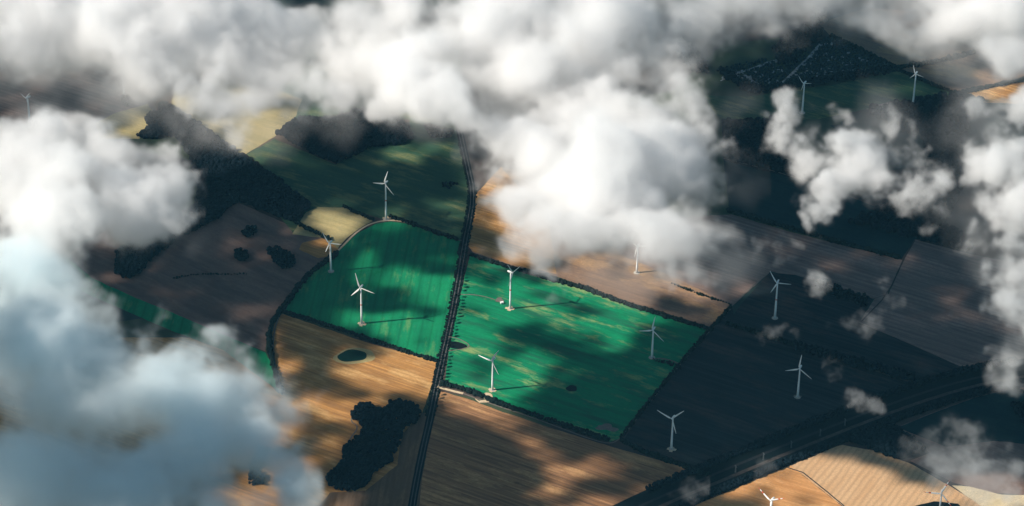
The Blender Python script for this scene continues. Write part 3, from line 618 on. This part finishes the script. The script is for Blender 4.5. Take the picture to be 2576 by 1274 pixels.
def volume(name, D, mn, step, label, CM=CM):
    """a cloud whose density array D is held by a lattice of points; a volume is grown from it"""
    nx, ny, nz = D.shape
    me = bpy.data.meshes.new(name + '_lattice'); me.vertices.add(D.size)
    me.attributes.new('thickness', 'FLOAT', 'POINT').data.foreach_set('value', np.ascontiguousarray(D.transpose(2, 1, 0)).ravel().astype(np.float32))
    src = bpy.data.objects.new(name + '_lattice', me)
    g = bpy.data.node_groups.new(name, 'GeometryNodeTree'); N, L = g.nodes.new, g.links.new
    g.interface.new_socket('Geometry', in_out='INPUT', socket_type='NodeSocketGeometry'); g.interface.new_socket('Geometry', in_out='OUTPUT', socket_type='NodeSocketGeometry')
    go = N('NodeGroupOutput'); oi = N('GeometryNodeObjectInfo'); oi.inputs[0].default_value = src
    vc = N('GeometryNodeVolumeCube'); vc.inputs['Min'].default_value = mn; vc.inputs['Max'].default_value = [mn[i] + step * (D.shape[i] - 1) for i in range(3)]
    for k, v in zip('XYZ', D.shape): vc.inputs['Resolution ' + k].default_value = v
    p = N('GeometryNodeInputPosition')
    def vm(op, a, b=None, s=None):
        n = N('ShaderNodeVectorMath'); n.operation = op; L(a, n.inputs[0])
        if b is not None: n.inputs[1].default_value = b
        if s is not None: n.inputs['Scale'].default_value = s
        return n.outputs[0]
    q = vm('FLOOR', vm('ADD', vm('SCALE', vm('SUBTRACT', p.outputs[0], mn), s=1 / step), (.5, .5, .5)))
    sp = N('ShaderNodeSeparateXYZ'); L(q, sp.inputs[0])
    def im(op, a, b):
        n = N('FunctionNodeIntegerMath'); n.operation = op
        for i, v in enumerate((a, b)):
            if isinstance(v, int): n.inputs[i].default_value = v
            else: L(v, n.inputs[i])
        return n.outputs[0]
    idx = im('ADD', sp.outputs[0], im('MULTIPLY', im('ADD', sp.outputs[1], im('MULTIPLY', sp.outputs[2], ny)), nx))
    na = N('GeometryNodeInputNamedAttribute'); na.data_type = 'FLOAT'; na.inputs[0].default_value = 'thickness'
    si = N('GeometryNodeSampleIndex'); si.data_type = 'FLOAT'; si.domain = 'POINT'; si.clamp = True
    L(oi.outputs['Geometry'], si.inputs['Geometry']); L(na.outputs[0], si.inputs['Value']); L(idx, si.inputs['Index']); L(si.outputs[0], vc.inputs['Density'])
    sm = N('GeometryNodeSetMaterial'); sm.inputs['Material'].default_value = CM; L(vc.outputs[0], sm.inputs[0]); L(sm.outputs[0], go.inputs[0])
    vd = bpy.data.volumes.new(name); vd.materials.append(CM); o = link(bpy.data.objects.new(name, vd))
    o.modifiers.new('volume', 'NODES').node_group = g
    tag(o, label, 'cloud'); return o
CZ = 1500.0
def cloud(blobs, label, seed, step=3.0, lumps=95, amp=.62, thr=.12, soft=1.3, sig=.045, warp=24, gain=.62, mat=None, halo=.11):
    """blobs: (x, y, r) in photo pixels (+ density, + height in m)"""
    B = []
    for b in blobs:
        if isinstance(b[0], Vector): B.append((*b[0], b[1], b[2])); continue
        x, y, r = b[:3]; s = b[3] if len(b) > 3 else 1.0; z = CZ + (b[4] if len(b) > 4 else 0) + (hash((x * 13 + y * 7)) % 60 - 30)
        c = at(x, y, z); m = r * (c - CAM).length / FPX; B.append((c.x, c.y, z, m, s))
    B = np.array(B); ext = B[:, 3] * 1.5 + 10
    mn = [(B[:, i] - ext * (1 if i < 2 else .85)).min() for i in range(3)]; mx = [(B[:, i] + ext * (1 if i < 2 else .85)).max() for i in range(3)]
    sh = tuple(int((mx[i] - mn[i]) / step) + 1 for i in range(3))
    S = np.zeros(sh, np.float32); Wt = np.zeros(sh, np.float32)
    ax = [mn[i] + np.arange(sh[i]) * step for i in range(3)]
    for cx, cy_, cz, m, s in B:
        Rr = m * 1.5; sl = []
        for i, c in enumerate((cx, cy_, cz)):
            e = Rr * (1 if i < 2 else .8); a0 = max(0, int((c - e - mn[i]) / step)); a1 = min(sh[i], int((c + e - mn[i]) / step) + 2); sl.append(slice(a0, a1))
        d = ((ax[0][sl[0]] - cx) ** 2)[:, None, None] + ((ax[1][sl[1]] - cy_) ** 2)[None, :, None] + ((ax[2][sl[2]] - cz) ** 2 / .64)[None, None, :]
        v = np.clip(1 - d / Rr ** 2, 0, 1) ** 2; v = v.astype(np.float32)
        S[tuple(sl)] += v; Wt[tuple(sl)] += v * s
    if warp:                                                         # curl the lumps into one another
        I = []
        for a_ in range(3):
            wv = fbm(sh, step, 70, seed + 100 + a_, .6) * (warp / step * (.6 if a_ == 2 else 1)); s_ = [1, 1, 1]; s_[a_] = -1
            I.append(np.clip(np.arange(sh[a_]).reshape(s_) + wv + .5, 0, sh[a_] - 1).astype(np.int32))
        S, Wt = S[I[0], I[1], I[2]], Wt[I[0], I[1], I[2]]; del I
    n = fbm(sh, step, lumps, seed, gain)
    D = np.clip((np.minimum(S, 1.1) + amp * n * np.clip(S * 3, 0, 1) - thr) / soft, 0, 1)
    D = D * D * (3 - 2 * D) + halo * np.clip(S * 1.5 + .45 * n - .12, 0, 1)      # a body and a sheer fringe
    D = D * np.where(S > 1e-4, Wt / np.maximum(S, 1e-4), 0) * sig
    D[D < sig * .004] = 0
    print('CLOUD', label, sh, D.size / 1e6)
    return volume('cloud', D, mn, step, label, mat or CM)
T_ = .25
BANK = [(50,50,150),(200,40,150),(350,60,140),(60,150,70,.5),(400,150,120),(520,60,150),(550,200,110),(600,270,60,.7),(500,260,50,.5),(660,120,120),(690,220,80,.5),(180,130,90,.35),
 (790,110,80,.8),(880,70,90),(780,220,70),(900,180,110),(860,255,50,.7),(1000,60,120),(1020,170,110),(970,265,45,.7),(1130,120,140),(1120,250,80),(1190,300,60,.8),(1300,60,160),(1300,220,140)]
BIG = [(1450,100,140),(1500,30,140),(1600,80,110),(1640,180,90),(1440,300,130),(1600,280,110),(1700,260,70),(1740,330,50),(1345,400,95),(1480,430,140),(1620,430,130),(1730,390,70),(1730,490,85),(1750,570,65,.8),(1560,540,110),(1400,540,110),(1300,520,66),(1250,440,46,.7),(1262,365,75),(1245,500,40,.5),(1300,600,48,.6),(1390,625,60,.5),(1385,690,26,.35),(1650,600,90,.7),(1770,610,65,.45),(1770,680,50,.3),(1690,660,55,.35),(1510,610,70,.6),(1830,590,35,.25),(1600,650,50,.35)]
LEFT = [(90,380,80),(180,360,65),(270,370,65),(350,385,65),(405,405,50),(430,460,42),(385,490,80),(270,480,120),(110,480,120),(320,555,75),(200,570,90),(60,600,120),(400,545,36,.5),(10,400,80),(120,640,80)]
LOW = [(60,720,130),(150,700,75),(200,770,70),(40,850,150,.8),(170,830,110,.8),(320,840,60),(400,825,45,.8),(300,920,115,.9),(450,910,75),(550,890,58,1),(600,960,75,1),(480,1000,105,.8),(660,1020,85,1),(700,1080,75,.9),(350,1050,130,.6),(200,1000,130,.6),(80,1060,130,.55),(580,1110,95,.7),(720,1150,80,.8),(745,1220,75,.75),(720,1290,80,.7),(400,1200,130,.5),(200,1200,140,.5),(50,1200,150,.45),(120,1290,120,.4),(530,1240,85,.45),(480,1130,95,.5),(580,1310,80,.5),(350,1290,120,.5),(640,1195,50,.1)]
TOPR = [(1750,40,110,.5),(1860,15,95,.45),(1950,10,100,.5),(2150,10,90,.4),(2230,50,70,.4),(2320,20,100,.6),(2420,50,100,.8),(2510,40,120),(2560,130,80,.8),(2450,140,50,.3),(2350,95,55,.35),(2050,-20,80,.4),(1760,110,50,.25),(2230,80,40,.15)]
CLUS = [(2006, 290, 34), (1987, 350, 42), (2044, 390, 58), (2121, 305, 34, 0.7), (2150, 360, 58), (2092, 440, 50), (2179, 440, 58), (2246, 400, 52), (2304, 345, 31, 0.8), (2284, 470, 50), (2227, 505, 37, 0.8), (2342, 510, 31, 0.7), (2332, 440, 37, 0.7), (2208, 325, 33, 0.5), (1968, 300, 29, 0.6), (2313, 550, 24, 0.4), (2064, 330, 37, 0.5), (2080, 500, 34, 0.6), (2130, 480, 36)]
PUFF = [(2050,550,42),(2090,530,34,.9),(2025,572,24,.8)]
FARR = [(2560,290,60),(2510,350,48,.6),(2445,410,42,.9),(2500,410,55),(2560,430,70),(2440,470,34,.7),(2535,510,65),(2480,575,52,.9),(2560,610,65),(2530,690,55,.9),(2570,780,65,.9),(2560,860,50,.7),(2465,270,42,.4),(2590,520,80),(2560,940,40,.35),(2440,620,30,.4),(2510,760,30,.4)]
cloud(BANK, 'broad pale cloud bank across the top left and centre', 3)
cloud(BIG, 'towering white cloud in the centre reaching down to the green field', 5)
cloud(LEFT, 'rounded white cloud at the left edge above the bare brown field', 8)
BLUE = cloud_mat('shade_tinted_cloud_vapour', (.92, .98, 1.0))  # blue sky-lit shade of the lower left cloud, put into its vapour colour
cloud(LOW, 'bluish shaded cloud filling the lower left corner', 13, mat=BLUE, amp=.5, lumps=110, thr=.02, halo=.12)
VEIL = [(100,180,170),(330,230,120),(560,300,110),(700,320,70,.7),(860,290,90,.8),(1060,300,90,.6),(1200,350,80,.7),(1830,50,120),(2000,0,130),(2180,10,120),(2350,120,110,.7),(2480,200,90,.7),(1850,280,80,.5),(1880,460,90,.4),(2150,330,150,.5),(2480,320,130,.8),(2520,620,110,.6),(1830,660,90,.7),(1600,680,110,.5),(60,330,110,.8),(450,330,90,.5),(500,620,60,.4),(2440,500,110,.5),(1700,130,120,.8),(2560,900,80,.6)]
cloud(VEIL, 'sheer misty veil hanging between the upper clouds', 17, step=6.0, sig=.0035, amp=.45, lumps=150, soft=1.1, halo=0)
cloud(TOPR, 'thin torn cloud layer along the top right', 21, lumps=80, amp=.6)
cloud(CLUS, 'ragged cotton like cloud cluster right of the big cloud', 34, 2.7, 50, amp=.72, gain=.66, sig=.045)
cloud(PUFF, 'small separate cloud puff below the ragged cluster', 4, 2.5, 30)
cloud(FARR, 'broken cloud column along the right edge', 55, 2.7, 50, amp=.72, gain=.66, sig=.045)
SHADER = []  # unseen cloud added up-sun to throw shade on the lower left cloud
for x, y, r in [(40,940,75),(60,1080,80),(150,1200,85),(340,1140,80),(480,1090,75),(600,1130,75),(470,1220,80),(660,1230,80),(300,1250,80),(0,820,70),(60,880,50),(250,1130,75)]:
    P = at(x, y, CZ); SHADER.append((P - SDIR * ((P.x + 1080 + random.uniform(-50, 50)) / SDIR.x), r, 1.0))
cloud(SHADER, 'added unseen cloud beyond the left edge that shades the lower left cloud', 61, 7.0, 120)
WISPS = [([(1940,650,20,.45),(1932,620,16,.3),(1985,600,16,.3),(1890,620,22,.25)],'faint wisp above the red banded turbine in the dark field'),
 ([(2030,680,17,.5),(2052,710,20,.55),(2075,742,17,.5),(1995,650,14,.3)],'slanting wisp right of the lone turbine in the dark field'),
 ([(2175,985,26,.6),(2195,1008,22,.5)],'pinkish wisp over the railway corridor edge'),
 ([(2092,948,18,.45),(2085,930,12,.3)],'tiny wisp right of the turbine in the dark ploughed field'),
 ([(1960,852,22,.35),(1985,838,18,.3),(1935,858,14,.25)],'thin wisp over the dark hedgerow'),
 ([(2302,750,15,.45),(2240,735,20,.3)],'tiny wisp alone over the big brown field'),
 ([(2155,818,26,.3),(2120,800,20,.25),(2180,805,20,.3)],'thin streaky wisp at the dark field edge'),
 ([(2340,1130,40,.2),(2400,1130,50,.3),(2450,1165,60,.35),(2510,1200,55,.35),(2560,1235,50,.45),(2380,1185,45,.25),(2460,1230,40,.3)],'long thin veil over the lower right corner'),
 ([(1950,1205,26,.17)],'faint puff over the turbine at the bottom edge'),
 ([(1388,722,20,.3),(1375,752,20,.22)],'thin trailing wisp over the large green field'),
 ([(1720,1205,26,.3),(1690,1210,18,.2)],'small wisp by the lower end of the railway')]
for i, (b, lb) in enumerate(WISPS): cloud([(q[0], q[1], q[2] * 1.25, *q[3:]) for q in b], lb, 70 + i, 2.0, 30, amp=.85, warp=22, sig=.026, halo=.12, soft=1.25, gain=.7)

# added cloud deck, unseen to the left, shaped to cast the shade on the land (light map of the land, one digit per 64 px of the photo)
LM = ['5555555555555555555555555555444433344555', '5555555555555555555555555554331111133445', '3334455555555555555555555554221111134444', '2223345555555555555555555554333222233356', '2222365544667555554455555553221111000023', '3333555667722223334566555542111110001223', '3333455565333335555577766542111100001223', '3333445543222222335577776542211100012223', '3333344432332744455887777653221111112222', '3333333222332664443498877653222222222222', '3333322222212347655545886654322222222222', '3333333222212238888766778886433222222222', '3333333222223344589865799853222111112222', '3333333333322358999654457763221111111222', '1111111155743579998767421111111112222222', '1111111155535667789995321111111111222333', '1111111157886542243454211111111111111111', '1111111156777643111112344332221121222222', '1111111156664221111157654333248899942222', '1111111156654321111134677532248999986675']
light = np.array([[int(c) for c in r.ljust(40, '2')[:40]] for r in LM], float)
step = 9.0; zs = np.arange(0, 66, 11.0); k = 1 / math.tan(SUN_EL)
gx, gy = np.arange(-1900, 1950, step), np.arange(-1500, 2000, step)
GX, GY = np.meshgrid(gx, gy, indexing='ij'); px, py = proj(np.stack([GX, GY, GX * 0], -1))
n1 = fbm((len(gx), len(gy), 1), step, 260, 91)[:, :, 0]; n2 = fbm((len(gx), len(gy), 1), step, 260, 92)[:, :, 0]; n3 = fbm((len(gx), len(gy), 1), step, 100, 93, .75)[:, :, 0]
px2, py2 = px + 11 * n1 + 5 * n3, py + 5 * n2 + 2 * n3
SPOTS = [(400,800,260,45,24,.08),(675,925,18,30,0,.9),(1640,880,50,50,0,.12),(1180,1080,80,22,15,.12),(1500,1230,60,20,10,.35),(1720,1220,60,20,0,.4),(730,870,40,40,0,.25),(1030,1100,60,60,0,.06),(900,995,60,16,5,.2),(690,1180,40,40,0,.8),(930,1130,75,80,0,.06),(1170,1130,110,45,15,.05),(1080,1180,50,120,0,.03),(1230,1225,110,40,8,.04),(1430,1150,120,20,20,.8),(1600,1205,80,18,15,.6),(1340,1235,80,25,5,.85),(1240,1030,95,15,14,.9),
 (1040,638,120,40,5,.1),(1090,670,60,30,0,.2),(930,768,130,18,6,.12),(795,735,75,65,0,.1),(915,655,26,50,20,.8),(1080,715,50,18,0,.8),(1050,835,80,38,10,.95),
 (1230,690,60,20,15,.35),(1330,850,110,20,12,.3),(1450,910,90,24,0,.35),(1590,990,210,105,-22,.04),(1720,870,80,60,0,.15),(1430,800,120,22,15,1),(1300,1005,60,24,10,.95),(1180,930,45,35,0,.85),(1210,840,40,30,0,.8),
 (760,830,70,32,10,.2),(810,965,90,20,8,.22),(1010,1015,80,18,8,.25),(1000,935,90,28,8,1),(790,1030,90,24,8,.95),(860,1085,50,16,8,.3),(770,1130,50,25,0,.4),(890,880,50,12,8,.6),(720,920,20,20,0,.7),
 (700,470,80,35,10,.15),(880,455,130,35,5,.13),(1060,430,80,28,5,.13),(1010,395,60,8,18,.8),(1110,535,45,20,0,.9),(1140,430,16,60,0,.6),(740,400,70,10,10,.4),(850,570,40,30,0,.9),(810,615,40,14,10,.9),
 (560,690,140,90,0,.2),(1580,725,110,16,14,.75),(1700,770,60,16,14,.3),(2260,1180,110,22,25,.3),(2050,1200,80,50,0,1),(2280,1245,90,20,5,1),(1800,1250,90,20,-15,.8)]
fx, fy = np.clip(px2 / 64.4 - .5, 0, 38.999), np.clip(py2 / 63.7 - .5, 0, 18.999); ix, iy = fx.astype(int), fy.astype(int); fx -= ix; fy -= iy
T = (light[iy, ix] * (1 - fx) + light[iy, ix + 1] * fx) * (1 - fy) + (light[iy + 1, ix] * (1 - fx) + light[iy + 1, ix + 1] * fx) * fy
T = T / 9
for cx, cy_, rx, ry, an, v in SPOTS:                                 # single shadows and sun patches on the land
    a = R(an); u = (px2 - cx) * math.cos(a) + (py2 - cy_) * math.sin(a); q = -(px2 - cx) * math.sin(a) + (py2 - cy_) * math.cos(a)
    m = np.clip(1.5 - np.sqrt((u / rx) ** 2 + (q / ry) ** 2), 0, 1); T = T * (1 - m) + v * m
T = T + .34 * n3 * np.clip(T * 3, 0, 1)
tau = -np.log(np.clip(np.clip((T - .2) / .55, 0, 1) ** 1.7, .012, 1))
edge = np.clip(np.minimum.reduce([GX + 1900, 1950 - GX, GY + 1500, 2000 - GY]) / 250, 0, 1); tau = tau * edge
tau[tau < .03] = 0
deckz = CZ + 20; off0 = deckz * k; shx, shy = math.cos(SUN_AZ), math.sin(SUN_AZ)
nz = len(zs); thick = 11.0 * (nz - 1); pad = 12
D = np.zeros((len(gx) + pad + 2, len(gy) + 4, nz), np.float32)
for iz, z in enumerate(zs):
    sx, sy = (thick - z) * k * shx / step, (thick - z) * k * shy / step      # columns slanted along the sun so the added shade stays sharp
    i0, j0 = int(round(sx)), int(round(sy)); lay = tau * math.sin(SUN_EL) / thick * (.6 + .8 * math.sin(math.pi * (iz + .5) / nz))
    D[i0:i0 + len(gx), j0:j0 + len(gy), iz] = lay[:D.shape[0] - i0]
offs = (deckz + thick) * k
vx = gx[0] - offs * shx + np.arange(D.shape[0]) * step; vy = gy[0] - offs * shy + np.arange(D.shape[1]) * step
qx, qy = proj(np.stack([*np.meshgrid(vx, vy, indexing='ij'), np.full((len(vx), len(vy)), deckz + 30.)], -1))
D *= np.clip(np.maximum(-qx - 20, -qy - 60) / 120, 0, 1)[:, :, None]     # the layer ends before the gap we look through
def deck():
    # voxels are 9 x 9 x 11 m; resample height to keep the lattice cubic
    Z = np.arange(0, thick + .1, step); Dz = np.stack([D[:, :, min(nz - 1, int(z / 11))] * (1 - z / 11 % 1) + D[:, :, min(nz - 1, int(z / 11) + 1)] * (z / 11 % 1) for z in Z], 2)
    return volume('cloud', Dz, [gx[0] - offs * shx, gy[0] - offs * shy, deckz], step, 'added unseen cloud layer beyond the left side, shaped to shade the fields', DM)
deck()

# thin blue air between the eye and the ground
HM = cloud_mat('thin_blue_air', (.22, .68, 1.0), 0.0); HM.node_tree.nodes['Principled Volume'].inputs['Density'].default_value = 5e-6
hx, hy0, hy1, hz = 9000, -7500, 9000, ALT + 300
V = [(-hx, hy0, -1), (hx, hy0, -1), (hx, hy1, -1), (-hx, hy1, -1), (-hx, hy0, hz), (hx, hy0, hz), (hx, hy1, hz), (-hx, hy1, hz)]
tag(mesh('haze', V, [(3, 2, 1, 0), (4, 5, 6, 7), (0, 1, 5, 4), (1, 2, 6, 5), (2, 3, 7, 6), (3, 0, 4, 7)], HM), 'thin bluish haze filling the air over the fields', 'haze', kind='stuff')
